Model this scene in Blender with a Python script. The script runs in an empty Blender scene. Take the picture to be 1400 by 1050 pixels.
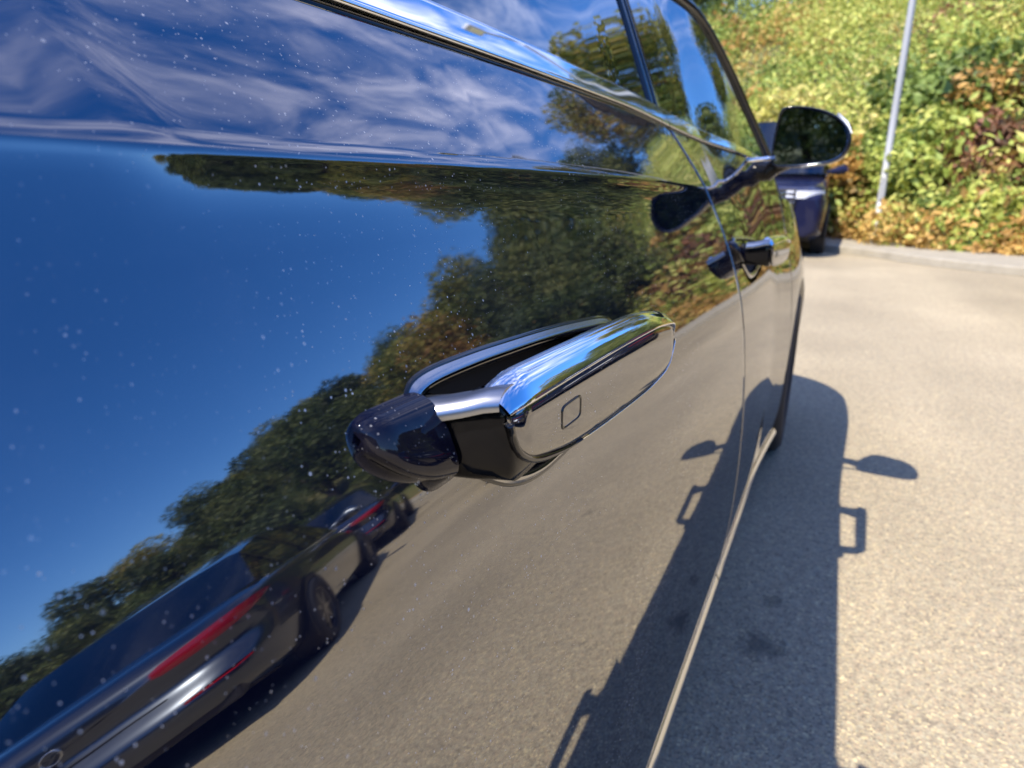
import bpy, math, random
import numpy as np
from mathutils import Vector, Matrix

S = bpy.context.scene
C = S.collection
rad = math.radians
random.seed(7)

# ------------------------------------------------------------------ camera, sky, sun, exposure
CAM_POS = Vector((0.0, 0.0, 1.05))
cd = bpy.data.cameras.new('camera')
cam = bpy.data.objects.new('camera', cd)
C.objects.link(cam)
cd.sensor_width = 36.0
cd.lens = 36.0 * 900.0 / 1400.0
cd.clip_start = 0.01
cd.clip_end = 3000
right = Vector((0.90242643, 0.43084399, 0.0))
upv = Vector((-0.12798934, 0.26808071, 0.95485678))
fwd = Vector((-0.41139431, 0.86168799, -0.29706655))
m = Matrix.Identity(4)
for i in range(3):
    m[i][0] = right[i]; m[i][1] = upv[i]; m[i][2] = -fwd[i]; m[i][3] = CAM_POS[i]
cam.matrix_world = m
cd.dof.use_dof = True
cd.dof.focus_distance = 0.44
cd.dof.aperture_fstop = 8.5
S.camera = cam

SUN_TRAVEL = Vector((0.337, 0.60, -1.0)).normalized()
SUN_EL = math.asin(-SUN_TRAVEL.z)
SUN_AZ = math.atan2(-SUN_TRAVEL.x, -SUN_TRAVEL.y)
w = bpy.data.worlds.new('World'); S.world = w; w.use_nodes = True
nt = w.node_tree; N = nt.nodes; N.clear(); Lk = nt.links.new
out = N.new('ShaderNodeOutputWorld'); bg = N.new('ShaderNodeBackground')
sky = N.new('ShaderNodeTexSky'); sky.sky_type = 'NISHITA'; sky.sun_disc = False
sky.sun_elevation = SUN_EL; sky.sun_rotation = SUN_AZ
sky.air_density = 1.0; sky.dust_density = 0.0; sky.ozone_density = 5.0
bg.inputs['Strength'].default_value = 0.14
tc = N.new('ShaderNodeTexCoord'); sx = N.new('ShaderNodeSeparateXYZ')
Lk(tc.outputs['Generated'], sx.inputs[0])
def mth(op, a, b=None, c=None):
    n = N.new('ShaderNodeMath'); n.operation = op
    for i, q in enumerate((a, b, c)):
        if q is None: continue
        if isinstance(q, (int, float)): n.inputs[i].default_value = q
        else: Lk(q, n.inputs[i])
    return n.outputs[0]
zc_ = mth('MAXIMUM', sx.outputs['Z'], 0.06)
cx_ = N.new('ShaderNodeCombineXYZ')
Lk(mth('DIVIDE', sx.outputs['X'], zc_), cx_.inputs[0]); Lk(mth('DIVIDE', sx.outputs['Y'], zc_), cx_.inputs[1])
mp = N.new('ShaderNodeMapping'); mp.inputs['Rotation'].default_value = (0, 0, rad(14)); mp.inputs['Scale'].default_value = (3.6, 0.9, 1)
Lk(cx_.outputs[0], mp.inputs[0])
n1 = N.new('ShaderNodeTexNoise'); n1.inputs['Scale'].default_value = 2.2; n1.inputs['Detail'].default_value = 7
n1.inputs['Roughness'].default_value = 0.6; n1.inputs['Distortion'].default_value = 0.55
Lk(mp.outputs[0], n1.inputs['Vector'])
n2 = N.new('ShaderNodeTexNoise'); n2.inputs['Scale'].default_value = 0.55; n2.inputs['Detail'].default_value = 3
Lk(cx_.outputs[0], n2.inputs['Vector'])
def ramp(fac, a, b):
    n = N.new('ShaderNodeMapRange'); n.interpolation_type = 'SMOOTHSTEP'
    n.inputs['From Min'].default_value = a; n.inputs['From Max'].default_value = b
    Lk(fac, n.inputs['Value']); return n.outputs[0]
cm = mth('MULTIPLY', ramp(n1.outputs['Fac'], 0.36, 0.86), ramp(n2.outputs['Fac'], 0.30, 0.50))
sp = N.new('ShaderNodeSeparateXYZ'); Lk(cx_.outputs[0], sp.inputs[0])
edge = mth('ADD', mth('SUBTRACT', 1.0, sp.outputs['X']), mth('MULTIPLY', mth('SUBTRACT', n2.outputs['Fac'], 0.5), 0.9))
cm = mth('MULTIPLY', cm, ramp(edge, -0.05, 0.5))          # the cirrus bank ends along a line across the sky
cm = mth('MULTIPLY', cm, ramp(sx.outputs['Z'], 0.22, 0.5))
cm = mth('MULTIPLY', cm, 0.68)
mix = N.new('ShaderNodeMix'); mix.data_type = 'RGBA'
hs = N.new('ShaderNodeHueSaturation'); hs.inputs['Hue'].default_value = 0.512; hs.inputs['Saturation'].default_value = 1.28; Lk(sky.outputs[0], hs.inputs['Color'])
Lk(cm, mix.inputs['Factor']); Lk(hs.outputs[0], mix.inputs['A']); mix.inputs['B'].default_value = (9.4, 9.1, 10.6, 1)
Lk(mix.outputs['Result'], bg.inputs['Color']); Lk(bg.outputs[0], out.inputs['Surface'])

sd = bpy.data.lights.new('sun', 'SUN'); sd.energy = 3.9; sd.angle = rad(0.53); sd.color = (1.0, 0.90, 0.76)
so = bpy.data.objects.new('sun', sd); C.objects.link(so)
so.rotation_euler = SUN_TRAVEL.to_track_quat('-Z', 'Y').to_euler()
so.location = (-6, -10, 18)

vs = S.view_settings
vs.view_transform = 'Standard'; vs.look = 'None'; vs.gamma = 1; vs.use_curve_mapping = False
vs.exposure = 1.2
S.render.engine = 'CYCLES'
S.cycles.use_denoising = True
S.cycles.max_bounces = 7; S.cycles.diffuse_bounces = 2; S.cycles.glossy_bounces = 5; S.cycles.transparent_max_bounces = 12; S.cycles.transmission_bounces = 6
S.cycles.sample_clamp_indirect = 8.0
S.cycles.caustics_reflective = False; S.cycles.caustics_refractive = False

# ------------------------------------------------------------------ materials
MATS = {}
def pbr(name, col, rough=0.5, metal=0.0, ior=1.5, coat=0.0, **kw):
    mt = bpy.data.materials.new(name); mt.use_nodes = True
    b = mt.node_tree.nodes['Principled BSDF']
    b.inputs['Base Color'].default_value = (*col, 1); b.inputs['Roughness'].default_value = rough
    b.inputs['Metallic'].default_value = metal; b.inputs['IOR'].default_value = ior
    b.inputs['Coat Weight'].default_value = coat; b.inputs['Coat Roughness'].default_value = 0.02
    MATS[name] = mt
    return mt
class NT:
    """small node helper"""
    def __init__(s, mt):
        s.t = mt.node_tree; s.b = s.t.nodes.get('Principled BSDF')
    def n(s, ty, **kw):
        x = s.t.nodes.new(ty)
        for k, v in kw.items():
            if k in x.inputs.keys(): x.inputs[k].default_value = v
            else: setattr(x, k, v)
        return x
    def l(s, a, b): s.t.links.new(a, b)
    def rng(s, v, a, b, c=0.0, d=1.0):
        x = s.n('ShaderNodeMapRange'); x.inputs['From Min'].default_value = a; x.inputs['From Max'].default_value = b
        x.inputs['To Min'].default_value = c; x.inputs['To Max'].default_value = d
        s.l(v, x.inputs['Value']); return x.outputs[0]
    def mul(s, a, b, op='MULTIPLY'):
        x = s.n('ShaderNodeMath', operation=op)
        for i, q in enumerate((a, b)):
            if isinstance(q, (int, float)): x.inputs[i].default_value = q
            else: s.l(q, x.inputs[i])
        return x.outputs[0]
    def mix(s, f, a, b):
        x = s.n('ShaderNodeMix', data_type='RGBA')
        if isinstance(f, (int, float)): x.inputs['Factor'].default_value = f
        else: s.l(f, x.inputs['Factor'])
        for k, q in (('A', a), ('B', b)):
            if isinstance(q, tuple): x.inputs[k].default_value = (*q, 1)
            else: s.l(q, x.inputs[k])
        return x.outputs['Result']

def paint(name, col, ior=1.9, dust=0.5, metal=False):
    mt = pbr(name, col, 0.03, 0.0, ior)
    if metal: mt.node_tree.nodes['Principled BSDF'].inputs['Metallic'].default_value = 1.0; mt.node_tree.nodes['Principled BSDF'].inputs['Coat Weight'].default_value = 1.0
    g = NT(mt); tcn = g.n('ShaderNodeTexCoord')
    masks = []
    for sc, thr, keep in ((95, 0.11, 0.62), (230, 0.17, 0.60), (34, 0.045, 0.4), (420, 0.2, 0.75)):
        v = g.n('ShaderNodeTexVoronoi', Scale=sc); g.l(tcn.outputs['Object'], v.inputs['Vector'])
        sep = g.n('ShaderNodeSeparateColor'); g.l(v.outputs['Color'], sep.inputs[0])
        a = g.rng(v.outputs['Distance'], thr * 0.45, thr, 1, 0)
        kp = g.rng(sep.outputs[0], keep, keep + 0.02)
        masks.append(g.mul(g.mul(a, kp), g.rng(sep.outputs[1], 0, 1, 0.15, 1.0)))
    mk = g.mul(g.mul(g.mul(masks[0], masks[1], 'MAXIMUM'), masks[2], 'MAXIMUM'), masks[3], 'MAXIMUM')
    nz = g.n('ShaderNodeTexNoise', Scale=5.0, Detail=3.0); g.l(tcn.outputs['Object'], nz.inputs['Vector'])
    mk = g.mul(g.mul(mk, g.rng(nz.outputs['Fac'], 0.36, 0.56)), dust)
    nf = g.n('ShaderNodeTexNoise', Scale=9.0, Detail=6.0, Roughness=0.7); g.l(tcn.outputs['Object'], nf.inputs['Vector'])
    mk = g.mul(mk, g.mul(g.rng(nf.outputs['Fac'], 0.45, 0.75), 0.022 if dust else 0.0), 'ADD')
    g.l(g.mix(mk, col, (0.55, 0.55, 0.55)), g.b.inputs['Base Color'])
    g.l(g.rng(mk, 0, 1, 0.30 if metal else 0.025, 0.6), g.b.inputs['Roughness'])
    # very slight waviness of pressed sheet metal
    nb = g.n('ShaderNodeTexNoise', Scale=26.0, Detail=1.0); g.l(tcn.outputs['Object'], nb.inputs['Vector'])
    bm = g.n('ShaderNodeBump', Strength=0.012, Distance=0.004); g.l(nb.outputs['Fac'], bm.inputs['Height'])
    g.l(bm.outputs[0], g.b.inputs['Normal'])
    return mt
paint('navy_paint', (0.003, 0.004, 0.013), 3.1, 1.0)
paint('dimmed_navy_paint', (0.002, 0.002, 0.009), 1.42, 0.5)  # body navy; dark reflection of the person behind the camera put into the colour
paint('dark_blue_paint', (0.010, 0.014, 0.032), 2.0, 0.0)
paint('blue_paint', (0.012, 0.014, 0.040), 1.32, 0.0)
paint('graphite_paint', (0.085, 0.10, 0.125), 1.7, 0.0, True)
paint('black_paint', (0.006, 0.006, 0.008), 1.7, 0.0)
pbr('chrome', (0.90, 0.91, 0.93), 0.035, 1.0)
pbr('satin_chrome', (0.78, 0.79, 0.80), 0.14, 1.0)
pbr('neck_chrome', (0.36, 0.37, 0.39), 0.28, 1.0)
pbr('gloss_black', (0.006, 0.006, 0.007), 0.06, 0, 1.6)
pbr('rubber', (0.012, 0.012, 0.013), 0.55)
pbr('tyre_rubber', (0.02, 0.02, 0.021), 0.75)
pbr('alloy', (0.16, 0.165, 0.175), 0.3, 1.0)
pbr('dark_plastic', (0.015, 0.015, 0.017), 0.45)
pbr('neck_black', (0.003, 0.003, 0.004), 0.10, 0, 1.3)
pbr('dark_chrome', (0.42, 0.42, 0.43), 0.2, 1.0)
pbr('leather', (0.035, 0.032, 0.03), 0.5)
pbr('red_lens', (0.30, 0.006, 0.012), 0.08, 0, 1.6)
pbr('clear_lens', (0.80, 0.83, 0.86), 0.25, 0.0, 1.6)
pbr('white_plate', (0.75, 0.76, 0.74), 0.4)
pbr('galvanised', (0.40, 0.41, 0.41), 0.5, 0.2)
pbr('mirror_glass', (0.30, 0.38, 0.46), 0.01, 1.0)
pbr('bark', (0.09, 0.07, 0.05), 0.9)
def glass(name, tint, f0):
    mt = bpy.data.materials.new(name); mt.use_nodes = True; g = NT(mt); g.t.nodes.clear()
    o = g.n('ShaderNodeOutputMaterial'); tr = g.n('ShaderNodeBsdfTransparent'); gl = g.n('ShaderNodeBsdfGlossy')
    tr.inputs['Color'].default_value = (*tint, 1); gl.inputs['Roughness'].default_value = 0.01
    gl.inputs['Color'].default_value = (0.92, 0.97, 1.0, 1)
    lw = g.n('ShaderNodeLayerWeight', Blend=0.5); mx = g.n('ShaderNodeMixShader')
    fr = g.mul(g.mul(g.mul(lw.outputs['Facing'], 4.0, 'POWER'), 1 - f0), f0, 'ADD')
    g.l(fr, mx.inputs[0]); g.l(tr.outputs[0], mx.inputs[1]); g.l(gl.outputs[0], mx.inputs[2]); g.l(mx.outputs[0], o.inputs[0])
    MATS[name] = mt
glass('tinted_glass', (0.10, 0.13, 0.15), 0.24)
glass('screen_glass', (0.35, 0.40, 0.42), 0.10)
glass('car_glass', (0.10, 0.12, 0.14), 0.08)

def asphalt_mat():
    mt = pbr('asphalt', (0.3, 0.28, 0.25), 0.85); g = NT(mt); t = g.n('ShaderNodeTexCoord')
    v = g.n('ShaderNodeTexVoronoi', Scale=200.0); g.l(t.outputs['Object'], v.inputs['Vector'])
    sep = g.n('ShaderNodeSeparateColor'); g.l(v.outputs['Color'], sep.inputs[0])
    cr = g.n('ShaderNodeValToRGB'); e = cr.color_ramp.elements
    e[0].position = 0; e[0].color = (0.19, 0.16, 0.115, 1); e[1].position = 1; e[1].color = (0.60, 0.49, 0.29, 1)
    for p, c in ((0.22, (0.275, 0.235, 0.165)), (0.45, (0.32, 0.275, 0.185)), (0.62, (0.38, 0.295, 0.19)), (0.8, (0.34, 0.315, 0.225)), (0.93, (0.43, 0.36, 0.21))):
        x = e.new(p); x.color = (*c, 1)
    g.l(sep.outputs[0], cr.inputs[0])
    n0 = g.n('ShaderNodeTexNoise', Scale=0.9, Detail=5.0); g.l(t.outputs['Object'], n0.inputs['Vector'])
    mp9 = g.n('ShaderNodeMapping'); mp9.inputs['Scale'].default_value = (1.1, 0.18, 1); mp9.inputs['Rotation'].default_value = (0, 0, rad(-62)); g.l(t.outputs['Object'], mp9.inputs[0])
    n9 = g.n('ShaderNodeTexNoise', Scale=0.9, Detail=4.0); g.l(mp9.outputs[0], n9.inputs['Vector'])
    n3 = g.n('ShaderNodeTexNoise', Scale=40.0, Detail=3.0); g.l(t.outputs['Object'], n3.inputs['Vector'])
    k = g.mul(g.mul(g.rng(n0.outputs['Fac'], 0.3, 0.7, 0.86, 1.10), g.rng(n9.outputs['Fac'], 0.35, 0.65, 0.88, 1.08)), g.rng(n3.outputs['Fac'], 0.3, 0.7, 0.86, 1.10))
    cb = g.n('ShaderNodeCombineColor'); [g.l(k, cb.inputs[i]) for i in range(3)]
    mm = g.n('ShaderNodeMix', data_type='RGBA', blend_type='MULTIPLY'); mm.inputs['Factor'].default_value = 1
    g.l(cr.outputs[0], mm.inputs['A']); g.l(cb.outputs[0], mm.inputs['B'])
    col = mm.outputs['Result']
    # dark oil drips on the parking bay, each with its own ragged outline
    for (ox, oy, r, am) in ((-0.034, 1.43, 0.058, 0.62), (-0.02, 1.62, 0.03, 0.4), (0.75, 2.3, 0.05, 0.3)):
        vm = g.n('ShaderNodeVectorMath', operation='DISTANCE'); vm.inputs[1].default_value = (ox, oy, 0)
        g.l(t.outputs['Object'], vm.inputs[0])
        nz = g.n('ShaderNodeTexNoise', Scale=28.0, Detail=3.0); g.l(t.outputs['Object'], nz.inputs['Vector'])
        dd = g.mul(vm.outputs['Value'], g.rng(nz.outputs['Fac'], 0.3, 0.7, -0.03, 0.03), 'ADD')
        col = g.mix(g.rng(dd, r * 0.35, r, am, 0), col, (0.03, 0.03, 0.03))
    g.l(col, g.b.inputs['Base Color'])
    bm = g.n('ShaderNodeBump', Strength=0.45, Distance=0.004); g.l(v.outputs['Distance'], bm.inputs['Height']); g.l(bm.outputs[0], g.b.inputs['Normal'])
asphalt_mat()
def noisy(name, c1, c2, sc=3.0, rough=0.9, bump=0.3):
    mt = pbr(name, c1, rough); g = NT(mt); t = g.n('ShaderNodeTexCoord')
    n = g.n('ShaderNodeTexNoise', Scale=sc, Detail=8.0, Roughness=0.65); g.l(t.outputs['Object'], n.inputs['Vector'])
    g.l(g.mix(g.rng(n.outputs['Fac'], 0.35, 0.65), c1, c2), g.b.inputs['Base Color'])
    b = g.n('ShaderNodeBump', Strength=bump, Distance=0.05); g.l(n.outputs['Fac'], b.inputs['Height']); g.l(b.outputs[0], g.b.inputs['Normal'])
noisy('concrete', (0.27, 0.245, 0.19), (0.33, 0.30, 0.235), 6)
noisy('leaf_litter', (0.34, 0.20, 0.09), (0.24, 0.19, 0.08), 9)
noisy('hill_soil', (0.07, 0.09, 0.025), (0.13, 0.11, 0.04), 1.2)
def leaf_mat(name, cols):
    mt = pbr(name, cols[0], 0.55); g = NT(mt)
    at = g.n('ShaderNodeAttribute', attribute_name='tone'); oi = g.n('ShaderNodeObjectInfo')
    cr = g.n('ShaderNodeValToRGB'); e = cr.color_ramp.elements
    e[0].color = (*cols[0], 1); e[1].color = (*cols[-1], 1)
    for i, c in enumerate(cols[1:-1]): x = e.new((i + 1) / (len(cols) - 1)); x.color = (*c, 1)
    f = g.mul(at.outputs['Fac'], g.rng(oi.outputs['Random'], 0, 1, -0.16, 0.16), 'ADD')
    g.l(f, cr.inputs[0]); g.l(cr.outputs[0], g.b.inputs['Base Color'])
    tl = g.n('ShaderNodeBsdfTranslucent'); g.l(cr.outputs[0], tl.inputs['Color'])
    mx = g.n('ShaderNodeMixShader'); mx.inputs[0].default_value = 0.3
    o = g.t.nodes['Material Output']; g.l(g.b.outputs[0], mx.inputs[1]); g.l(tl.outputs[0], mx.inputs[2]); g.l(mx.outputs[0], o.inputs[0])
leaf_mat('leaf_green', [(0.10, 0.15, 0.03), (0.19, 0.27, 0.05), (0.31, 0.38, 0.08), (0.46, 0.46, 0.10)])
leaf_mat('leaf_yellow', [(0.14, 0.22, 0.04), (0.32, 0.41, 0.08), (0.53, 0.55, 0.12), (0.68, 0.57, 0.20)])
leaf_mat('leaf_orange', [(0.18, 0.14, 0.04), (0.40, 0.23, 0.06), (0.55, 0.33, 0.09), (0.62, 0.46, 0.14)])
leaf_mat('leaf_red', [(0.12, 0.08, 0.04), (0.26, 0.12, 0.07), (0.36, 0.17, 0.09), (0.32, 0.26, 0.06)])
leaf_mat('leaf_forest', [(0.022, 0.038, 0.009), (0.055, 0.085, 0.017), (0.11, 0.14, 0.027), (0.19, 0.19, 0.04)])
leaf_mat('leaf_mixed', [(0.05, 0.08, 0.016), (0.13, 0.16, 0.025), (0.30, 0.27, 0.04), (0.36, 0.18, 0.05)])

# ------------------------------------------------------------------ mesh helpers
def mesh(name, verts, faces, mat, parent=None, smooth=True, attr=None):
    me = bpy.data.meshes.new(name)
    me.from_pydata([tuple(map(float, v)) for v in verts], [], [tuple(map(int, f)) for f in faces])
    if smooth: me.polygons.foreach_set('use_smooth', [True] * len(me.polygons))
    me.materials.append(MATS[mat])
    if attr is not None:
        a = me.attributes.new('tone', 'FLOAT', 'FACE'); a.data.foreach_set('value', attr)
    me.update()
    return link(name, me, parent)
def link(name, data, parent=None):
    o = bpy.data.objects.new(name, data); C.objects.link(o)
    if parent is not None: o.parent = parent
    return o
def empty(name, loc=(0, 0, 0), rz=0.0):
    o = bpy.data.objects.new(name, None); C.objects.link(o); o.location = loc; o.rotation_euler = (0, 0, rz); o.empty_display_size = 0.2
    return o
def tag(o, label=None, cat=None, group=None, kind=None):
    if label: o['label'] = label
    if cat: o['category'] = cat
    if group: o['group'] = group
    if kind: o['kind'] = kind
    return o
def gridmesh(name, P, mat, parent=None, flip=False, keep=None, closed=False, smooth=True):
    """P: array (n, m, 3) -> quad sheet"""
    P = np.asarray(P, float); n, mm = P.shape[:2]; f = []
    for i in range(n - 1):
        for j in range(mm if closed else mm - 1):
            j2 = (j + 1) % mm
            if keep is not None and not keep[i, j]: continue
            q = (i * mm + j, (i + 1) * mm + j, (i + 1) * mm + j2, i * mm + j2)
            f.append(q[::-1] if flip else q)
    return mesh(name, P.reshape(-1, 3), f, mat, parent, smooth)
def box_vf(c, s):
    c = np.array(c); s = np.array(s) / 2
    v = [c + s * np.array(k) for k in ((-1,-1,-1),(1,-1,-1),(1,1,-1),(-1,1,-1),(-1,-1,1),(1,-1,1),(1,1,1),(-1,1,1))]
    return v, [(0,3,2,1),(4,5,6,7),(0,1,5,4),(1,2,6,5),(2,3,7,6),(3,0,4,7)]
def bevel(o, wd, seg=2):
    md = o.modifiers.new('bevel', 'BEVEL'); md.width = wd; md.segments = seg; md.limit_method = 'ANGLE'; md.angle_limit = rad(35); md.harden_normals = False
    return o
def box(name, c, s, mat, parent=None, bev=0.0):
    v, f = box_vf(c, s); o = mesh(name, v, f, mat, parent, smooth=False)
    if bev: bevel(o, bev)
    return o
def tube(name, pts, r, mat, parent=None, n=10, cap=True, sq=None):
    pts = [Vector(p) for p in pts]; V = []; F = []
    rs = r if isinstance(r, (list, tuple)) else [r] * len(pts)
    for i, p in enumerate(pts):
        t = (pts[min(i + 1, len(pts) - 1)] - pts[max(i - 1, 0)]).normalized()
        a = t.cross(Vector((0, 0, 1)));  a = a.normalized() if a.length > 1e-4 else Vector((1, 0, 0))
        b = t.cross(a).normalized()
        for k in range(n):
            th = 2 * math.pi * k / n
            V.append(p + rs[i] * (math.cos(th) * a + math.sin(th) * b))
    for i in range(len(pts) - 1):
        for k in range(n):
            k2 = (k + 1) % n; F.append((i * n + k, i * n + k2, (i + 1) * n + k2, (i + 1) * n + k))
    if cap: F.append(tuple(range(n))); F.append(tuple(reversed(range((len(pts) - 1) * n, len(pts) * n))))
    return mesh(name, V, F, mat, parent)
def loft(name, rings, mat, parent=None, cap=True, smooth=True):
    n = len(rings[0]); V = [p for r in rings for p in r]; F = []
    for i in range(len(rings) - 1):
        for k in range(n):
            k2 = (k + 1) % n; F.append((i * n + k, i * n + k2, (i + 1) * n + k2, (i + 1) * n + k))
    if cap: F.append(tuple(reversed(range(n)))); F.append(tuple(range((len(rings) - 1) * n, len(rings) * n)))
    return mesh(name, V, F, mat, parent, smooth)
def sstep(a, b, x):
    t = np.clip((np.asarray(x, float) - a) / (b - a), 0, 1); return t * t * (3 - 2 * t)
def spline(x, xs, ys):
    """monotone-ish smooth interpolation (Catmull-Rom / Hermite)"""
    xs = np.asarray(xs, float); ys = np.asarray(ys, float); x = np.clip(np.asarray(x, float), xs[0], xs[-1])
    dl = np.diff(ys) / np.diff(xs); mm = np.zeros_like(ys); mm[0] = dl[0]; mm[-1] = dl[-1]
    for i in range(1, len(ys) - 1):
        mm[i] = 0 if dl[i - 1] * dl[i] <= 0 else 2 * dl[i - 1] * dl[i] / (dl[i - 1] + dl[i])
    k = np.clip(np.searchsorted(xs, x, side='right') - 1, 0, len(xs) - 2); h = xs[k + 1] - xs[k]; t = (x - xs[k]) / h
    return (2*t**3 - 3*t**2 + 1) * ys[k] + (t**3 - 2*t**2 + t) * h * mm[k] + (-2*t**3 + 3*t**2) * ys[k + 1] + (t**3 - t**2) * h * mm[k + 1]

# ------------------------------------------------------------------ setting: ground, kerb, verge, hill
def sheet(name, pts, z, mat):
    return tag(mesh(name, [(x, y, z) for x, y in pts], [tuple(range(len(pts)))], mat, None, False), kind='structure')
def ring_pts(off, n=96):
    # the far kerb of the parking area, seen from above (polyline), pushed outwards by off
    base = [(-30, 26), (-16, 20), (-8, 16), (-3.5, 13.2), (0.0, 11.1), (1.0, 10.0), (2.0, 9.2), (3.1, 8.95), (4.5, 9.35), (6.8, 10.4), (10, 10.8), (13.5, 9), (16, 4), (17.5, -3), (17, -12), (12, -22), (0, -28), (-18, -28), (-34, -20), (-44, 0), (-40, 18)]
    b = np.array(base, float); t = np.linspace(0, len(base), n, endpoint=False); o = []
    for q in t:
        i = int(q); f = q - i; p = [b[(i + k - 1) % len(base)] for k in range(4)]
        o.append(0.5 * ((2 * p[1]) + (-p[0] + p[2]) * f + (2*p[0] - 5*p[1] + 4*p[2] - p[3]) * f**2 + (-p[0] + 3*p[1] - 3*p[2] + p[3]) * f**3))
    o = np.array(o); tn = np.roll(o, -1, 0) - np.roll(o, 1, 0); tn /= np.linalg.norm(tn, axis=1)[:, None]
    nrm = np.stack([-tn[:, 1], tn[:, 0]], 1)          # base runs clockwise: left-hand normal points outwards
    return o + nrm * off
kin = ring_pts(0.0, 168)
gsz = 1500
ground = tag(mesh('ground', [(-gsz, -gsz, -0.02), (gsz, -gsz, -0.02), (gsz, gsz, -0.02), (-gsz, gsz, -0.02)], [(0, 1, 2, 3)], 'hill_soil', None, False), kind='structure')
lot = [tuple(p) for p in ring_pts(0.3, 168)]
sheet('parking_lot', lot, 0.0, 'asphalt')
def band(name, o0, o1, z0, z1, mat):
    a = ring_pts(o0, 168); b = ring_pts(o1, 168)
    P = np.stack([np.column_stack([a, np.full(len(a), z0)]), np.column_stack([b, np.full(len(b), z1)])], 1)
    P = np.concatenate([P, P[:1]], 0)
    return P
def kerb():
    rows = [(0.0, 0.003), (0.01, 0.09), (0.03, 0.105), (0.9, 0.115), (1.7, 0.12)]
    P = np.stack([np.column_stack([ring_pts(o, 168), np.full(168, z)]) for o, z in rows], 1)
    P = np.concatenate([P, P[:1]], 0)
    return tag(gridmesh('kerb', P, 'concrete', None, smooth=False), kind='structure')
kerb()
# hill: foot behind the kerb, rising to the skyline angle that the wood has in each direction
AZ = [-180, -140, -90, -40, -12, 0, 8, 14, 20, 27, 31, 37, 47, 55, 63, 68, 74, 85, 110, 150, 180]
TOP = [7, 8, 10, 14, 15, 15.5, 15, 14.5, 14.5, 14.5, 14, 16, 15.5, 11.5, 8, 6, 3.6, 3, 4, 6, 7]
def skyline(az): return np.interp((az + 180) % 360 - 180, AZ, TOP)
def kerb_r(az):
    """distance from the camera to the kerb in direction az (degrees, clockwise from +Y)"""
    a = np.degrees(np.arctan2(kin[:, 0], kin[:, 1])); r = np.hypot(kin[:, 0], kin[:, 1])
    o = np.argsort(a); return np.interp((az + 180) % 360 - 180, a[o], r[o], period=360)
def hill_z(az, r):
    r0 = kerb_r(az) + 2.2; far = 24.0 + 0.25 * r0
    tp = np.tan(np.radians(skyline(az))) * (r0 + far) * np.interp(az, [14, 24], [0.9, 0.74]) - 1.0
    f = np.clip((r - r0) / far, 0, 1.0)
    z = 0.10 + np.maximum(tp, 0.6) * (1 - (1 - f) ** 1.35)
    return z - np.maximum(0, r - r0 - far) * 0.02
azs = np.linspace(-180, 180, 181); fr = np.array([0, .02, .05, .1, .18, .28, .4, .55, .7, .85, 1.0, 1.3, 2.2, 4.0])
HP = np.zeros((len(azs), len(fr), 3)); rng = np.random.default_rng(3)
for i, a in enumerate(azs):
    r0 = kerb_r(a) + 1.55
    for j, q in enumerate(fr):
        r = r0 + q * 32; z = hill_z(a, r) if j else 0.06
        HP[i, j] = (r * math.sin(rad(a)), r * math.cos(rad(a)), z + (0.25 * math.sin(a * 0.7 + j * 1.9) * min(1, q * 3)))
HP[-1] = HP[0]
tag(gridmesh('hillside', HP, 'hill_soil', None), kind='structure')
LP = np.stack([np.column_stack([ring_pts(o, 168), np.full(168, z)]) for o, z in ((1.6, 0.124), (2.1, 0.15), (2.7, 0.20))], 1)
LP = np.concatenate([LP, LP[:1]], 0)
tag(gridmesh('verge', LP, 'leaf_litter', None), kind='structure')

# ------------------------------------------------------------------ vegetation
def leaf_cloud(n, lumps, size, seed, flat=0.55):
    """n leaf-sized faces around the shells of overlapping lumps [(x,y,z,rx,ry,rz)] -> verts, faces, tone"""
    r = np.random.default_rng(seed); L = np.array(lumps); vol = (L[:, 3] * L[:, 4] * L[:, 5]) ** 0.67; pk = r.choice(len(L), n, p=vol / vol.sum())
    d = r.normal(size=(n, 3)); d /= np.linalg.norm(d, axis=1)[:, None]
    rr = 1 - np.abs(r.normal(0, 0.16, n)); rr[r.random(n) < 0.06] += 0.12
    ph = np.sin(d[:, 0] * 7 + pk * 1.3) * np.sin(d[:, 1] * 8 + pk * 2.1) * np.sin(d[:, 2] * 7 + pk) * 0.22
    c = L[pk, :3] + d * L[pk, 3:] * (rr + ph)[:, None]
    nn = d * flat + r.normal(size=(n, 3)) * 0.6; nn[:, 2] += 0.25; nn /= np.linalg.norm(nn, axis=1)[:, None]
    u = np.cross(nn, r.normal(size=(n, 3))); u /= np.linalg.norm(u, axis=1)[:, None]; v = np.cross(nn, u)
    s = (size * (0.45 + 1.1 * r.random(n) ** 1.6) * (0.75 + 0.6 * r.random(len(L))[pk]))[:, None]
    V = np.stack([c - u * s, c - v * s * 0.5 + nn * s * 0.12, c + u * s, c + v * s * 0.5 + nn * s * 0.12], 1).reshape(-1, 3)
    F = np.arange(4 * n).reshape(n, 4)
    lump_t = r.random(len(L))[pk]
    tone = np.clip(0.62 * lump_t + 0.34 * r.random(n) + 0.02, 0, 1)
    return V, F, tone
def cloud_mesh(name, n, lumps, size, seed, mat):
    V, F, t = leaf_cloud(n, lumps, size, seed)
    me = bpy.data.meshes.new(name); me.from_pydata(V.tolist(), [], F.tolist()); me.materials.append(MATS[mat])
    a = me.attributes.new('tone', 'FLOAT', 'FACE'); a.data.foreach_set('value', t.astype(np.float32)); me.update()
    return me
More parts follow.
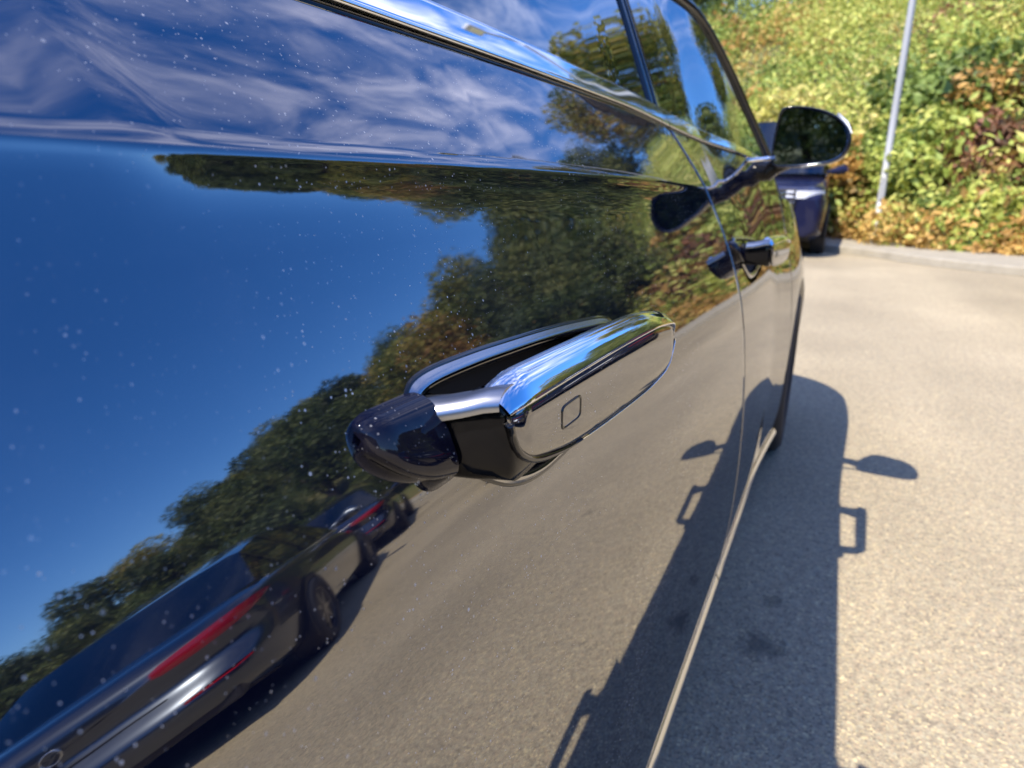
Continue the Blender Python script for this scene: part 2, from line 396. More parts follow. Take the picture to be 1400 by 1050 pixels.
def lumps_for(h, rx, nl, seed, low=0.15):
    r = np.random.default_rng(seed); o = [(0, 0, h * 0.55, rx * 0.7, rx * 0.7, h * 0.42)]
    for k in range(nl):
        a = r.random() * 6.283; q = math.sqrt(r.random()) * rx * 0.72; z = h * (low + (1 - low) * 0.86 * r.random()); s = rx * (0.28 + 0.22 * r.random())
        q *= math.sqrt(max(0.1, 1 - ((z / h - 0.42) / 0.62) ** 2)); o.append((q * math.cos(a), q * math.sin(a), z, s, s, s * 0.8))
    return o
def stems_mesh(name, h, n, spread, r0, seed):
    r = np.random.default_rng(seed); V = []; F = []
    for k in range(n):
        a = r.random() * 6.283; tip = np.array([math.cos(a) * spread * r.random(), math.sin(a) * spread * r.random(), h * (0.7 + 0.3 * r.random())])
        rows = [(np.zeros(3) + [0, 0, -0.15], r0), (tip * 0.45 + r.normal(0, 0.05 * h, 3) * [1, 1, 0], r0 * 0.6), (tip, r0 * 0.15)]
        b = len(V)
        for p, rd in rows:
            for j in range(6): V.append((p[0] + rd * math.cos(j * 1.047), p[1] + rd * math.sin(j * 1.047), p[2]))
        for i in range(2):
            for j in range(6): F.append((b + i * 6 + j, b + i * 6 + (j + 1) % 6, b + (i + 1) * 6 + (j + 1) % 6, b + (i + 1) * 6 + j))
    me = bpy.data.meshes.new(name); me.from_pydata(V, [], F); me.materials.append(MATS['bark']); me.update(); return me
TREE = [(cloud_mesh('crown', 13000, lumps_for(7.5, 2.9, 30, 11 + k, 0.28), 0.115, 40 + k, mt), stems_mesh('trunk', 6.0, 5, 1.6, 0.17, k)) for k, mt in enumerate(('leaf_forest', 'leaf_forest', 'leaf_forest', 'leaf_mixed'))]
def plant(kind, crown, stem, loc, sc, rz, label, cat, group=None, szs=1.0, stem_name='trunk'):
    e = empty(kind, loc, rz); e.scale = (sc, sc, sc * szs)
    tag(e, label, cat, group); link('crown', crown, e); link(stem_name, stem, e); return e
r_ = random.Random(5)
# the wooded hill that mirrors in the door: one tree per point of a jittered fan
for row, q in enumerate((0.04, 0.24, 0.44, 0.64, 0.82, 1.0)):
    step = (7.0, 6.0, 5.2, 4.6, 4.2, 3.8)[row]; a = 15.0 + row * 2
    while a < 104:
        az = a + r_.uniform(-1.6, 1.6); r0 = kerb_r(az) + 2.2; r = r0 + (24 + .25 * r0) * min(1.0, q + r_.uniform(-.06, .05))
        z = float(hill_z(az, r)); k = r_.choice((0, 0, 1, 1, 2, 2, 3)) if az > 34 else r_.choice((0, 2, 3, 3))
        top = math.tan(rad(float(skyline(az)))) * r + 1.05
        sc = (max(0.34, min(1.15, (top - z) / 7.3)) if row > 2 else (0.45, 0.6, 0.7)[row]) * r_.uniform(0.86, 1.05)
        plant('broadleaf_tree', TREE[k][0], TREE[k][1], (r * math.sin(rad(az)), r * math.cos(rad(az)), z - 0.1), sc, r_.uniform(0, 6.28),
              'autumn tinged tree on the wooded hill mirrored in the door' if k == 3 else 'dense dark green tree on the wooded hill mirrored in the door', 'tree', 'tinged trees of the mirrored wood' if k == 3 else 'green trees of the mirrored wood')
        a += step
# the wood behind the lens, shaded side towards the car: it shows in the door mirror
for row, (q, step) in enumerate(((0.08, 8.0), (0.35, 7.0), (0.7, 6.0))):
    a = 128.0 + row * 3
    while a < 236:
        az = a + r_.uniform(-1.5, 1.5); r0 = float(kerb_r(az)) + 2.2; r = r0 + q * 26; k = r_.choice((0, 1, 2))
        plant('broadleaf_tree', TREE[k][0], TREE[k][1], (r * math.sin(rad(az)), r * math.cos(rad(az)), float(hill_z(az, r)) - 0.1), r_.uniform(0.9, 1.15), r_.uniform(0, 6.28),
              'dark tree of the wood behind the lens, seen only in the door mirror', 'tree', 'trees of the wood behind the lens')
        a += step
# tall trees ahead of the car, over the bank: they mirror in the door glass
for i, (az, r, k, s, lb) in enumerate(((9.5, 33, 3, 0.9, 'loose orange and green tree behind the bank, nearest the lamp post'), (3, 35, 0, 0.9, 'green tree on top of the bank, straight ahead of the car'),
        (-4, 34, 3, 0.95, 'golden tree on top of the bank behind the parked blue car'), (-12, 32, 0, 1.0, 'broad green tree on the bank left of the parked blue car'), (-22, 33, 2, 1.0, 'dark tree on the bank beyond the bonnet'), (-33, 32, 1, 1.0, 'dark tree on the bank far to the left'))):
    plant('broadleaf_tree', TREE[k][0], TREE[k][1], (r * math.sin(rad(az)), r * math.cos(rad(az)), float(hill_z(az, r)) - .2), s, i * 1.3, lb, 'tree', 'trees on top of the bank')

# dense growth on the bank ahead: uncountable thicket, one object
def thicket(name, label, mat, seed, a0, a1, q0, q1, n_l, n_leaf, size, fat=1.0):
    r = np.random.default_rng(seed); lum = []
    for k in range(n_l):
        az = r.uniform(a0, a1); r0 = kerb_r(az) + 2.2; q = q0 + (q1 - q0) * r.random() ** 0.9; d = r0 + q * 24
        if fat >= 1 and abs(az - 2.85) < 1.4 and d < kerb_r(az) + 3.4: continue
        s = (0.28 + 0.95 * r.random() ** 2) * fat; lum.append((d * math.sin(rad(az)), d * math.cos(rad(az)), float(hill_z(az, d)) + s * 0.45, s * 1.15, s * 1.15, s))
    V, F, t = leaf_cloud(n_leaf, lum, size, seed)
    o = mesh(name, V, F, mat, None, False, t.astype(np.float32)); return tag(o, label, 'thicket', None, 'stuff')
thicket('thicket', 'yellow green thicket covering the bank ahead', 'leaf_yellow', 21, -14, 22, 0.02, 1.1, 430, 120000, 0.062)
thicket('thicket', 'green growth through the thicket on the bank', 'leaf_green', 22, -14, 22, 0.02, 1.1, 200, 58000, 0.062)
thicket('thicket', 'orange brown dry growth in the thicket on the bank', 'leaf_orange', 23, -14, 24, 0.0, 0.8, 62, 13000, 0.075)
thicket('thicket', 'reddish leaved patches in the thicket on the bank', 'leaf_red', 24, 4, 26, 0.05, 0.6, 36, 9000, 0.075)
thicket('thicket', 'dry orange fringe of low growth along the foot of the bank', 'leaf_orange', 25, -4, 24, -0.04, -0.01, 60, 12000, 0.045, 0.4)
thicket('thicket', 'bright green weeds along the foot of the bank', 'leaf_yellow', 26, -14, 24, -0.03, 0.02, 90, 20000, 0.06, 0.55)
thicket('thicket', 'green and golden thicket on the bank left of the parked blue car', 'leaf_mixed', 27, -75, -13, 0.0, 1.05, 420, 60000, 0.11, 1.5)
SH = {k: cloud_mesh('crown', 5200, lumps_for(1.9, 1.15, 15, 60 + i, 0.1), 0.075, 70 + i, 'leaf_' + k) for i, k in enumerate(('yellow', 'green', 'orange', 'red'))}
SST = stems_mesh('stem', 1.5, 7, 0.6, 0.03, 9)
for az, dr, k, s, lb in ((4.3, 2.7, 'yellow', 0.95, 'big round yellow green bush right of the lamp post foot'), (0.5, 2.6, 'orange', 0.75, 'low orange brown bush left of the lamp post foot'),
        (1.4, 2.9, 'green', 0.7, 'small green bush at the bank foot beside the parked blue car'), (8.6, 3.4, 'red', 0.8, 'reddish brown bush at the right edge of the bank foot'),
        (6.4, 2.2, 'green', 0.45, 'small low green bush on the verge at the right'), (9.6, 2.6, 'green', 0.5, 'little green bush on the verge at the far right edge'),
        (5.6, 4.6, 'green', 1.1, 'large green bush behind the yellow round bush'), (9.0, 4.8, 'orange', 1.0, 'orange tinged bush high on the bank at the right'),
        (13.5, 2.9, 'red', 0.7, 'red brown bush by the kerb bend, mirrored beside the black car'), (15, 2.6, 'yellow', 0.6, 'bright green low bush by the kerb bend, mirrored in the door'),
        (-1.5, 3.0, 'orange', 0.9, 'orange bush on the bank behind the parked blue car'), (-4.5, 3.0, 'yellow', 1.1, 'yellow bush on the bank left of the parked blue car')):
    d = float(kerb_r(az)) + dr
    plant('bush', SH[k], SST, (d * math.sin(rad(az)), d * math.cos(rad(az)), float(hill_z(az, d)) - 0.12), s, az * 1.7, lb, 'bush', 'bushes along the bank foot', stem_name='stem')

# ------------------------------------------------------------------ lamp post on the verge
def lamp_post():
    d = 12.1; e = empty('lamp_post', (0.60, d, 0.16))
    tag(e, 'slim pale grey metal lamp post standing among the bushes', 'lamp post')
    tube('pole', [(0, 0, -0.3), (0, 0, 2.0), (0, 0, 4.5), (0.0, 0, 6.6)], [0.054, 0.050, 0.044, 0.036], 'galvanised', e, 14)
    tube('arm', [(0.0, 0, 6.5), (0.05, -0.1, 6.75), (0.18, -0.5, 6.9), (0.25, -0.9, 6.93)], 0.03, 'galvanised', e, 10)
    hd = box('lamp_head', (0.3, -1.15, 6.92), (0.24, 0.6, 0.09), 'galvanised', e, 0.03)
    box('lens', (0.3, -1.15, 6.868), (0.18, 0.45, 0.02), 'clear_lens', hd)
    box('service_door', (0.0, -0.063, 0.75), (0.07, 0.012, 0.34), 'galvanised', e, 0.003)
    tube('base_collar', [(0, 0, -0.2), (0, 0, 0.12), (0, 0, 0.16)], [0.10, 0.10, 0.066], 'galvanised', e, 14)
lamp_post()

# ------------------------------------------------------------------ the dark sedan in front of the lens
CX = -1.03                                     # its centre line
def zc(y): return spline(y, [-1.7, -.9, 0.0, .12, .46, .8, 1.13, 1.6, 2.0, 2.5, 3.0, 3.3, 3.48], [1.03, 1.06, 1.066, 1.064, 1.0595, 1.0535, 1.043, 1.03, 1.018, .985, .92, .85, .78])
def zb(y): return spline(y, [-1.7, -1.0, .3, .6, 1.05, 1.46, 2.15, 2.6], [1.10, 1.135, 1.156, 1.158, 1.156, 1.133, 1.092, 1.07])
def flare(y):
    f = 0.045 * sstep(1.9, 2.8, y) + 0.012 * np.clip(y - 0.5, 0, 1.6)
    t = np.clip((y - 2.92) / 0.56, 0, 1); f = f - 0.42 * (1 - np.sqrt(np.maximum(0, 1 - t * t)))
    t = np.clip((-0.75 - y) / 0.95, 0, 1); return f - 0.35 * (1 - np.sqrt(np.maximum(0, 1 - t * t)))
U = np.array([0, .0015, .003, .0045, .006, .012, .020, .030, .045, .065, .10, .14, .165, .19, .25, .33, .42, .52, .62, .72, .80, .86, .95])
A0 = np.array([27, 20, 10, 4, 3, 7, 14, 20.5, 25, 25.5, 24, 21, 18.5, 15.5, 10, 6, 3, 0.5, -2, -5, -9, -12, -14])
A1 = np.array([27, 13, 8, 9, 13, 18, 20.5, 22.5, 25, 25.5, 24, 21, 18.5, 15.5, 10, 6, 3, 0.5, -2, -5, -9, -12, -14])
A2 = np.array([29, 29, 29, 29, 29, 28.8, 28.5, 28, 27, 25.5, 23, 20.5, 18.5, 15.5, 10, 6, 3, 0.5, -2, -5, -9, -12, -14])
A3 = np.array([18, 18, 18, 18, 18, 17.8, 17.5, 17, 16.5, 16, 15.5, 15, 14.5, 13, 10, 6, 3, 0.5, -2, -5, -9, -12, -14])
uf = np.unique(np.concatenate([np.linspace(0, .012, 25), np.linspace(.012, .08, 40), np.linspace(.08, .26, 40), np.linspace(.26, .95, 50)]))
def prof_x(y):
    """x of the door skin at depths uf below the shoulder crease"""
    k = float(sstep(0.150, 0.188, y)); k2 = float(sstep(0.95, 1.45, y)); k3 = float(sstep(1.55, 2.05, y)); al = np.radians((1 - k2) * (k * np.interp(uf, U, A0) + (1 - k) * np.interp(uf, U, A1)) + k2 * ((1 - k3) * np.interp(uf, U, A2) + k3 * np.interp(uf, U, A3)))
    # smooth the piecewise angle a little
    x = np.concatenate([[0], np.cumsum(0.5 * (np.tan(al[1:]) + np.tan(al[:-1])) * np.diff(uf))])
    return x - np.interp(0.18, uf, x) - 0.165 + float(flare(y))
def skin(y, u): return np.interp(u, uf, prof_x(y))
def skin_at(y, z): return float(skin(y, float(zc(y)) - z))
ZLOW = 0.165
def side_section(y, nlow=None, zl=ZLOW):
    c = float(zc(y)); um = c - zl; us = np.concatenate([uf[uf < min(um, 0.26)], np.linspace(min(um, .26), um, 30)]) if um > .27 else np.linspace(0, um, len(uf[uf < .26]) + 30)
    x = skin(y, us); return np.column_stack([x, np.full(len(us), y), c - us])[::-1]     # bottom -> crease
def shoulder(y, n=14):
    c = float(zc(y)); x0 = float(skin(y, 0)); zt = float(zb(y)) - 0.002; h = zt - c
    t = np.linspace(0, 1, n)[1:]; a_ = 27 + 13 * (1 - float(sstep(0.9, 1.9, y))) - 6 * float(sstep(1.55, 2.05, y)); al = np.radians(a_ - 2 + 5 * t); dz = h / (n - 1); x = x0 - np.cumsum(np.tan(al) * dz)
    return np.column_stack([x, np.full(n - 1, y), c + h * t])
def belt_x(y): return shoulder(y)[-1, 0]
def mirror_pts(P):
    Q = np.array(P, float).copy(); Q[..., 0] = 2 * CX - Q[..., 0]; return Q

car = empty('sedan', (0, 0, 0))
tag(car, 'dusty dark blue sedan filling the left, its flank mirroring sky and trees', 'car')
# recess outline of the door handle (y, z)
REC = [(.2655, .930), (.2685, .939), (.277, .9440), (.298, .9455), (.34, .9440), (.38, .9415), (.45, .9365), (.515, .9305), (.575, .923), (.600, .911), (.608, .897), (.601, .883), (.575, .8735), (.52, .8690), (.46, .8640), (.410, .8630), (.372, .8650), (.338, .8735), (.308, .8905), (.283, .9090), (.269, .9210)]
def offset_poly(pl, d):
    p = np.array(pl); t = np.roll(p, -1, 0) - np.roll(p, 1, 0); t /= np.linalg.norm(t, axis=1)[:, None]
    return p + np.stack([-t[:, 1], t[:, 0]], 1) * d      # outline runs clockwise: + is outwards
def inside(pt, pl):
    x, y = pt; c = False; n = len(pl); j = n - 1
    for i in range(n):
        if (pl[i][1] > y) != (pl[j][1] > y) and x < (pl[j][0] - pl[i][0]) * (y - pl[i][1]) / (pl[j][1] - pl[i][1]) + pl[i][0]: c = not c
        j = i
    return c
def smooth_poly(pl, k=4):
    p = np.array(pl); n = len(p); o = []
    for i in range(n):
        a, b, c, d = p[(i-1) % n], p[i], p[(i+1) % n], p[(i+2) % n]
        for q in range(k):
            f = q / k; o.append(0.5 * ((2*b) + (-a + c) * f + (2*a - 5*b + 4*c - d) * f*f + (-a + 3*b - 3*c + d) * f**3))
    return np.array(o)
RECS = smooth_poly(REC, 4)
H_DY = 1.15                                   # spacing of the two handles along the car
def rec_front(pl):                             # the same recess on the front door, following the falling crease
    p = np.array(pl).copy(); p[:, 0] += H_DY; p[:, 1] += np.array([float(zc(q)) - float(zc(q - H_DY)) for q in p[:, 0]]); return p

def door_panel(name, y0, y1, side, hole=None, dense=None, label=None):
    ys = [y0 + .0036] + list(np.arange(y0 + .012, y1 - .010, .012 if side > 0 else .05)) + [y1 - .0036]
    if dense and side > 0: ys = sorted(set(list(np.round([q for q in ys if not dense[0] < q < dense[1]], 5)) + list(np.round(np.arange(dense[0], dense[1], .005), 5))))
    rows = []
    for y in ys: rows.append(np.concatenate([side_section(y), shoulder(y)]))
    P = np.array(rows)
    # rounded returns at both shut lines
    a = P[0].copy(); a[:, 0] -= .0015; a[:, 1] = y0 + .0026; a2 = P[0].copy(); a2[:, 0] -= .014; a2[:, 1] = y0 + .0024
    b = P[-1].copy(); b[:, 0] -= .0015; b[:, 1] = y1 - .0026; b2 = P[-1].copy(); b2[:, 0] -= .014; b2[:, 1] = y1 - .0024
    P = np.concatenate([[a2], [a], P, [b], [b2]])
    keep = np.ones((P.shape[0] - 1, P.shape[1] - 1), bool)
    if hole is not None and side > 0:
        lo = np.min(hole, 0); hi = np.max(hole, 0)
        for i in range(P.shape[0] - 1):
            for j in range(P.shape[1] - 1):
                cy = (P[i, j, 1] + P[i+1, j, 1]) / 2; cz = (P[i, j, 2] + P[i, j+1, 2]) / 2
                if lo[0] < cy < hi[0] and lo[1] < cz < hi[1] and inside((cy, cz), hole): keep[i, j] = False
    if side < 0: P = mirror_pts(P)
    return gridmesh(name, P, 'navy_paint', car, flip=(side < 0), keep=keep)
G_R, G_F, G_Q = 1.340, 2.36, -0.42             # shut lines: rear/front door, front door/wing, quarter/rear door
DOORS = {}
for sd in (1, -1):
    door_panel('rear_quarter_panel', -1.70, G_Q, sd)
    DOORS['r', sd] = door_panel('rear_door', G_Q, G_R, sd, offset_poly(RECS, .003), (.2, .66))
    DOORS['f', sd] = door_panel('front_door', G_R, G_F, sd, offset_poly(rec_front(RECS), .003), (1.36, 1.81))
# dark inner shell behind the shut lines
ys = np.arange(-1.6, 2.9, .1)
for sd in (1, -1):
    P = np.array([np.concatenate([side_section(y)[:, :] , shoulder(y)]) for y in ys]); P[..., 0] -= .035
    kp = None
    if sd < 0: P = mirror_pts(P)
    nm = gridmesh('door_inner_shell', P[:, 4:-2], 'rubber', car, flip=(sd > 0))
# wings with wheel arch
WY, WR, WZ = 2.72, 0.325, 0.325
def wing(side):
    ys = np.concatenate([[G_F + .004], np.arange(G_F + .012, 3.46, .012), [3.479]])
    rows = []
    for y in ys:
        dy = y - WY; ar = math.sqrt(max(0, (WR + .045) ** 2 - dy * dy)) + WZ if abs(dy) < WR + .045 else 0
        zl = max(ZLOW + .03 * float(sstep(3.2, 3.48, y)), ar)
        s = side_section(y, zl=zl); rows.append(s)
    P = np.array(rows)
    a = P[0].copy(); a[:, 0] -= .0015; a[:, 1] = G_F + .0015; a2 = P[0].copy(); a2[:, 0] -= .014; a2[:, 1] = G_F + .0012
    P = np.concatenate([[a2], [a], P])
    # returned edge at the arch
    lip = P[:, :1].copy(); lip[..., 0] -= .03; P = np.concatenate([lip, P], 1)
    if side < 0: P = mirror_pts(P)
    return gridmesh('front_wing', P, 'navy_paint', car, flip=(side < 0))
wing(1); wing(-1)
# bonnet
def bonnet():
    ys = np.linspace(2.30, 3.479, 50); rows = []
    for y in ys:
        x0 = float(skin(y, 0)); c = float(zc(y)); hb = float(np.interp(y, [2.3, 3.0, 3.48], [.085, .06, .02]))
        t = np.linspace(0, 1, 24); xs = x0 + (CX - x0) * t; z = c + hb * (1 - (1 - t) ** 2.6)
        rt = np.column_stack([xs, np.full(24, y), z]); rows.append(np.concatenate([rt, mirror_pts(rt)[::-1][1:]]))
    return gridmesh('bonnet', np.array(rows), 'navy_paint', car)
bonnet()
def front_face():
    e = side_section(3.479, zl=ZLOW + .03); rows = []
    for t in np.linspace(0, 1, 12):
        p = e.copy(); p[:, 0] = p[:, 0] + (CX - p[:, 0]) * t; p[:, 1] += .06 * (1 - (1 - t) ** 2); rows.append(p)
    R = np.array(rows); M = mirror_pts(R)[::-1][1:]
    o = gridmesh('front_bumper', np.concatenate([R, M]), 'navy_paint', car)
    gx = CX
    for k in range(4): box('grille_bar', (gx, 3.552, .50 + k * .06), (.75, .02, .018), 'chrome', o, .004)
    for s in (1, -1):
        mesh('headlamp', [(CX + s * q[0], q[1], q[2]) for q in ((.42, 3.545, .66), (.62, 3.46, .68), (.62, 3.45, .74), (.42, 3.54, .735))], [(0, 1, 2, 3)], 'clear_lens', car)
front_face()
def tail():
    e = side_section(-1.695); e = np.concatenate([e, shoulder(-1.695)]); rows = []
    for t in np.linspace(0, 1, 10):
        p = e.copy(); p[:, 0] = p[:, 0] + (CX - p[:, 0]) * t; p[:, 1] -= .06 * (1 - (1 - t) ** 2); rows.append(p)
    R = np.array(rows); gridmesh('rear_bumper', np.concatenate([R, mirror_pts(R)[::-1][1:]]), 'navy_paint', car, flip=True)
    ys = np.linspace(-1.70, -.95, 12); rows = []
    for y in ys:
        b = shoulder(y)[-1]; t = np.linspace(0, 1, 14); rt = np.column_stack([b[0] + (CX - b[0]) * t, np.full(14, y), b[2] + .03 * (1 - (1 - t) ** 2)])
        rows.append(np.concatenate([rt, mirror_pts(rt)[::-1][1:]]))
    gridmesh('boot_lid', np.array(rows), 'navy_paint', car)
tail()
# floor of the car
box('underbody', (CX, .9, .22), (1.52, 4.6, .10), 'dark_plastic', car)
# greenhouse
GT = 0.364
def rail_z(y): return spline(y, [-1.25, -1.0, -.6, -.1, .5, 1.2, 1.85, 2.13, 2.30, 2.48], [1.16, 1.235, 1.36, 1.435, 1.475, 1.485, 1.468, 1.36, 1.235, 1.095])
def gx(y, z):
    b = belt_x(y) - .021; z0 = float(zb(y)) + .022; return b - GT * (z - z0) - 0.10 * max(0, z - z0) ** 2
def glass_sheet(name, y0, y1, side, parent):
    ys = np.linspace(y0, y1, 40); rows = []
    for y in ys:
        a = float(zb(y)) + .004; b = max(a + .002, float(rail_z(y)) - .012); rows.append([(gx(y, z), y, z) for z in np.linspace(a, b, 16)])
    P = np.array(rows);  P = mirror_pts(P) if side < 0 else P
    return gridmesh(name, P, 'tinted_glass', parent, flip=(side < 0))
def strip_grid(name, y0, y1, pts_fn, mat, side, parent, n=80):
    P = np.array([pts_fn(y) for y in np.linspace(y0, y1, n)]); P = mirror_pts(P) if side < 0 else P
    return gridmesh(name, P, mat, parent, flip=(side < 0))
def belt_trim(y):
    bx, bz = belt_x(y), float(zb(y)); w_ = .037 - .017 * float(sstep(1.2, 2.5, y))
    prof = [(-.006, .0050), (-.0015, .0058)] + [(-.0008 - (w_ - .008) * .54 * t ** 1.06, .0066 + (w_ - .0066) * t) for t in np.linspace(0.05, 1, 9)] + [(-.019, w_ + .0005), (-.022, w_ - .002)]
    return [(bx + a, y, bz + b) for a, b in prof]
def belt_seal(y):
    bx, bz = belt_x(y), float(zb(y)); return [(bx + a, y, bz + b) for a, b in ((-.004, -.006), (-.0035, .000), (-.0045, .004), (-.012, .006))]
for sd in (1, -1):
    for key, (a, b) in (('r', (-.40, 1.285)), ('f', (1.345, 2.43))):
        D = DOORS[key, sd]
        glass_sheet('window_pane', a, b, sd, D)
        t0, t1 = ((G_Q + .002, G_R - .002) if key == 'r' else (G_R + .002, 2.46))
        strip_grid('belt_trim', t0, t1, belt_trim, 'chrome', sd, D)
        strip_grid('belt_seal', t0, t1, belt_seal, 'neck_black', sd, D)
    # pillar between the doors
    P = []
    for z in np.linspace(1.13, 1.475, 14):
        row = []
        for dy, dx in ((-.036, -.004), (-.034, .003), (-.012, .004), (-.004, .003), (-.003, -.006), (.003, -.006), (.004, .003), (.012, .004), (.034, .003), (.036, -.004)):
            y = 1.315 + dy; row.append((gx(y, z) + dx, y, z))
        P.append(row)
    P = np.array(P); P = mirror_pts(P) if sd < 0 else P
    gridmesh('door_pillar', P, 'gloss_black', car, flip=(sd < 0))
    # frame over the windows and the front roof pillar
    pts = []
    for y in np.linspace(-.9, 2.47, 90):
        z = float(rail_z(y)) - .004; pts.append((gx(y, z) + .002, y, z))
    if sd < 0: pts = mirror_pts(np.array(pts)).tolist()
    tube('window_frame', pts, .0115, 'gloss_black', car, 10)
    # fixed quarter glass
    glass_sheet('quarter_pane', -1.05, -.43, sd, car)
# roof and screens
def roof():
    rows = []
    for y in np.linspace(-.55, 1.80, 40):
        z = float(rail_z(y)) + .004; x0 = gx(y, z); t = np.linspace(0, 1, 20); rt = np.column_stack([x0 + (CX - x0) * t, np.full(20, y), z + .055 * (1 - (1 - t) ** 2.4)])
        rows.append(np.concatenate([rt, mirror_pts(rt)[::-1][1:]]))
    gridmesh('roof', np.array(rows), 'navy_paint', car)
    def screen(name, ya, yb, bow, mat, fl, n=16):
        rows = []
        for y in np.linspace(ya, yb, n):
            z = float(rail_z(y)); x0 = gx(y, z) - .012; t = np.linspace(0, 1, 16); q = abs(y - ya) / abs(yb - ya)
            rt = np.column_stack([x0 + (CX - x0) * t, y + bow * q * (1 - (1 - t) ** 2), z + .055 * (1 - (1 - t) ** 2.4) * (1 - .5 * q)])
            rows.append(np.concatenate([rt, mirror_pts(rt)[::-1][1:]]))
        gridmesh(name, np.array(rows), mat, car, flip=fl)
    screen('windscreen', 1.80, 2.47, .16, 'screen_glass', False); screen('rear_screen', -.55, -1.10, -.10, 'tinted_glass', True)
roof()
# sill trim: bright strip at the foot of the doors
def sill_trim(y):
    c = float(zc(y)); o = []
    for dz, dx in ((-.005, -.004), (-.003, .008), (-.0005, .0120), (.003, .0122), (.010, .0085), (.017, .004), (.022, .0004), (.024, -.004)):
        z = .192 + dz; o.append((skin_at(y, z) + dx, y, z))
    return o
for sd in (1, -1):
    strip_grid('sill_trim', G_Q + .003, G_R - .003, sill_trim, 'satin_chrome', sd, DOORS['r', sd])
    strip_grid('sill_trim', G_R + .003, G_F - .003, sill_trim, 'satin_chrome', sd, DOORS['f', sd])
    def sill(y):
        return [(skin_at(y, .185) - .012, y, .185), (skin_at(y, .185) - .014, y, .15), (skin_at(y, .185) - .05, y, .125), (skin_at(y, .185) - .2, y, .12)]
    strip_grid('sill', -.6, G_F - .02, sill, 'dark_plastic', sd, car)
# wheels
def wheel(parent, x, y, z, R, wd, out, nsp=10):
    """wheel > tyre, rim; outer face towards out (+1 or -1 in x)"""
    e = bpy.data.objects.new('wheel', None); C.objects.link(e); e.parent = parent; e.location = (x, y, z)
    n = 40; prof = [(-wd / 2, R * .70), (-wd / 2, R * .90), (-wd * .42, R * .98), (-wd * .3, R), (wd * .3, R), (wd * .42, R * .98), (wd / 2, R * .90), (wd / 2, R * .70), (wd * .42, R * .66)]
    rows = [[(out * a, r * math.cos(t), r * math.sin(t)) for a, r in prof] for t in np.linspace(0, 2 * math.pi, n + 1)]
    gridmesh('tyre', rows, 'tyre_rubber', e, flip=(out < 0))
    V = []; F = []
    def add(v, f): b = len(V); V.extend(v); F.extend([tuple(b + q for q in k) for k in f])
    rr = [[(out * a, r * math.cos(t), r * math.sin(t)) for a, r in ((wd * .46, R * .70), (wd * .40, R * .64), (wd * .05, R * .60))] for t in np.linspace(0, 2 * math.pi, n + 1)]
    for i in range(n):
        for j in range(2): add([rr[i][j], rr[i+1][j], rr[i+1][j+1], rr[i][j+1]], [(0, 1, 2, 3)])
    for k in range(nsp):
        a = 2 * math.pi * k / nsp; c, s = math.cos(a), math.sin(a); w0, w1 = R * .07, R * .045
        pts = []
        for rr_, ww in ((R * .1, w0), (R * .66, w1)):
            for dx in (wd * .30, wd * .40):
                for sg in (-1, 1): pts.append((out * dx, rr_ * c - sg * ww * s, rr_ * s + sg * ww * c))
        add(pts, [(0, 1, 5, 4), (2, 6, 7, 3), (0, 4, 6, 2), (1, 3, 7, 5), (4, 5, 7, 6)])
    add([(out * wd * .42, R * .16 * math.cos(2 * math.pi * k / 16), R * .16 * math.sin(2 * math.pi * k / 16)) for k in range(16)], [tuple(range(16))])
    mesh('rim', V, F, 'alloy', e, False)
    mesh('brake_disc', [(out * wd * .02, R * .55 * math.cos(2 * math.pi * k / 24), R * .55 * math.sin(2 * math.pi * k / 24)) for k in range(24)], [tuple(range(24))], 'dark_plastic', e, False)
    return e
for yy in (WY, -1.05):
    for sd in (1, -1):
        xo = skin_at(yy, .40) - .03 - .12 + (.018 if yy > 0 else -.02)
        wheel(car, xo if sd > 0 else 2 * CX - xo, yy, WZ + .003, WR, .235, sd)
# seats and cabin
def seat(x, y):
    e = bpy.data.objects.new('seat', None); C.objects.link(e); e.parent = car; e.location = (x, y, .28)
    def pad(nm, c, s, rx=0):
        o = box(nm, (0, 0, 0), s, 'leather', e, .05); o.location = c; o.rotation_euler = (rx, 0, 0); o.modifiers['bevel'].segments = 4
    pad('cushion', (0, .0, .28), (.50, .50, .16), rad(8)); pad('backrest', (0, -.28, .60), (.48, .14, .60), rad(16)); pad('headrest', (0, -.40, 1.00), (.27, .10, .17), rad(12))
for x in (CX + .36, CX - .36): seat(x, 1.45); seat(x, .35)
box('dashboard', (CX, 2.25, .92), (1.30, .40, .20), 'dark_plastic', car, .05)

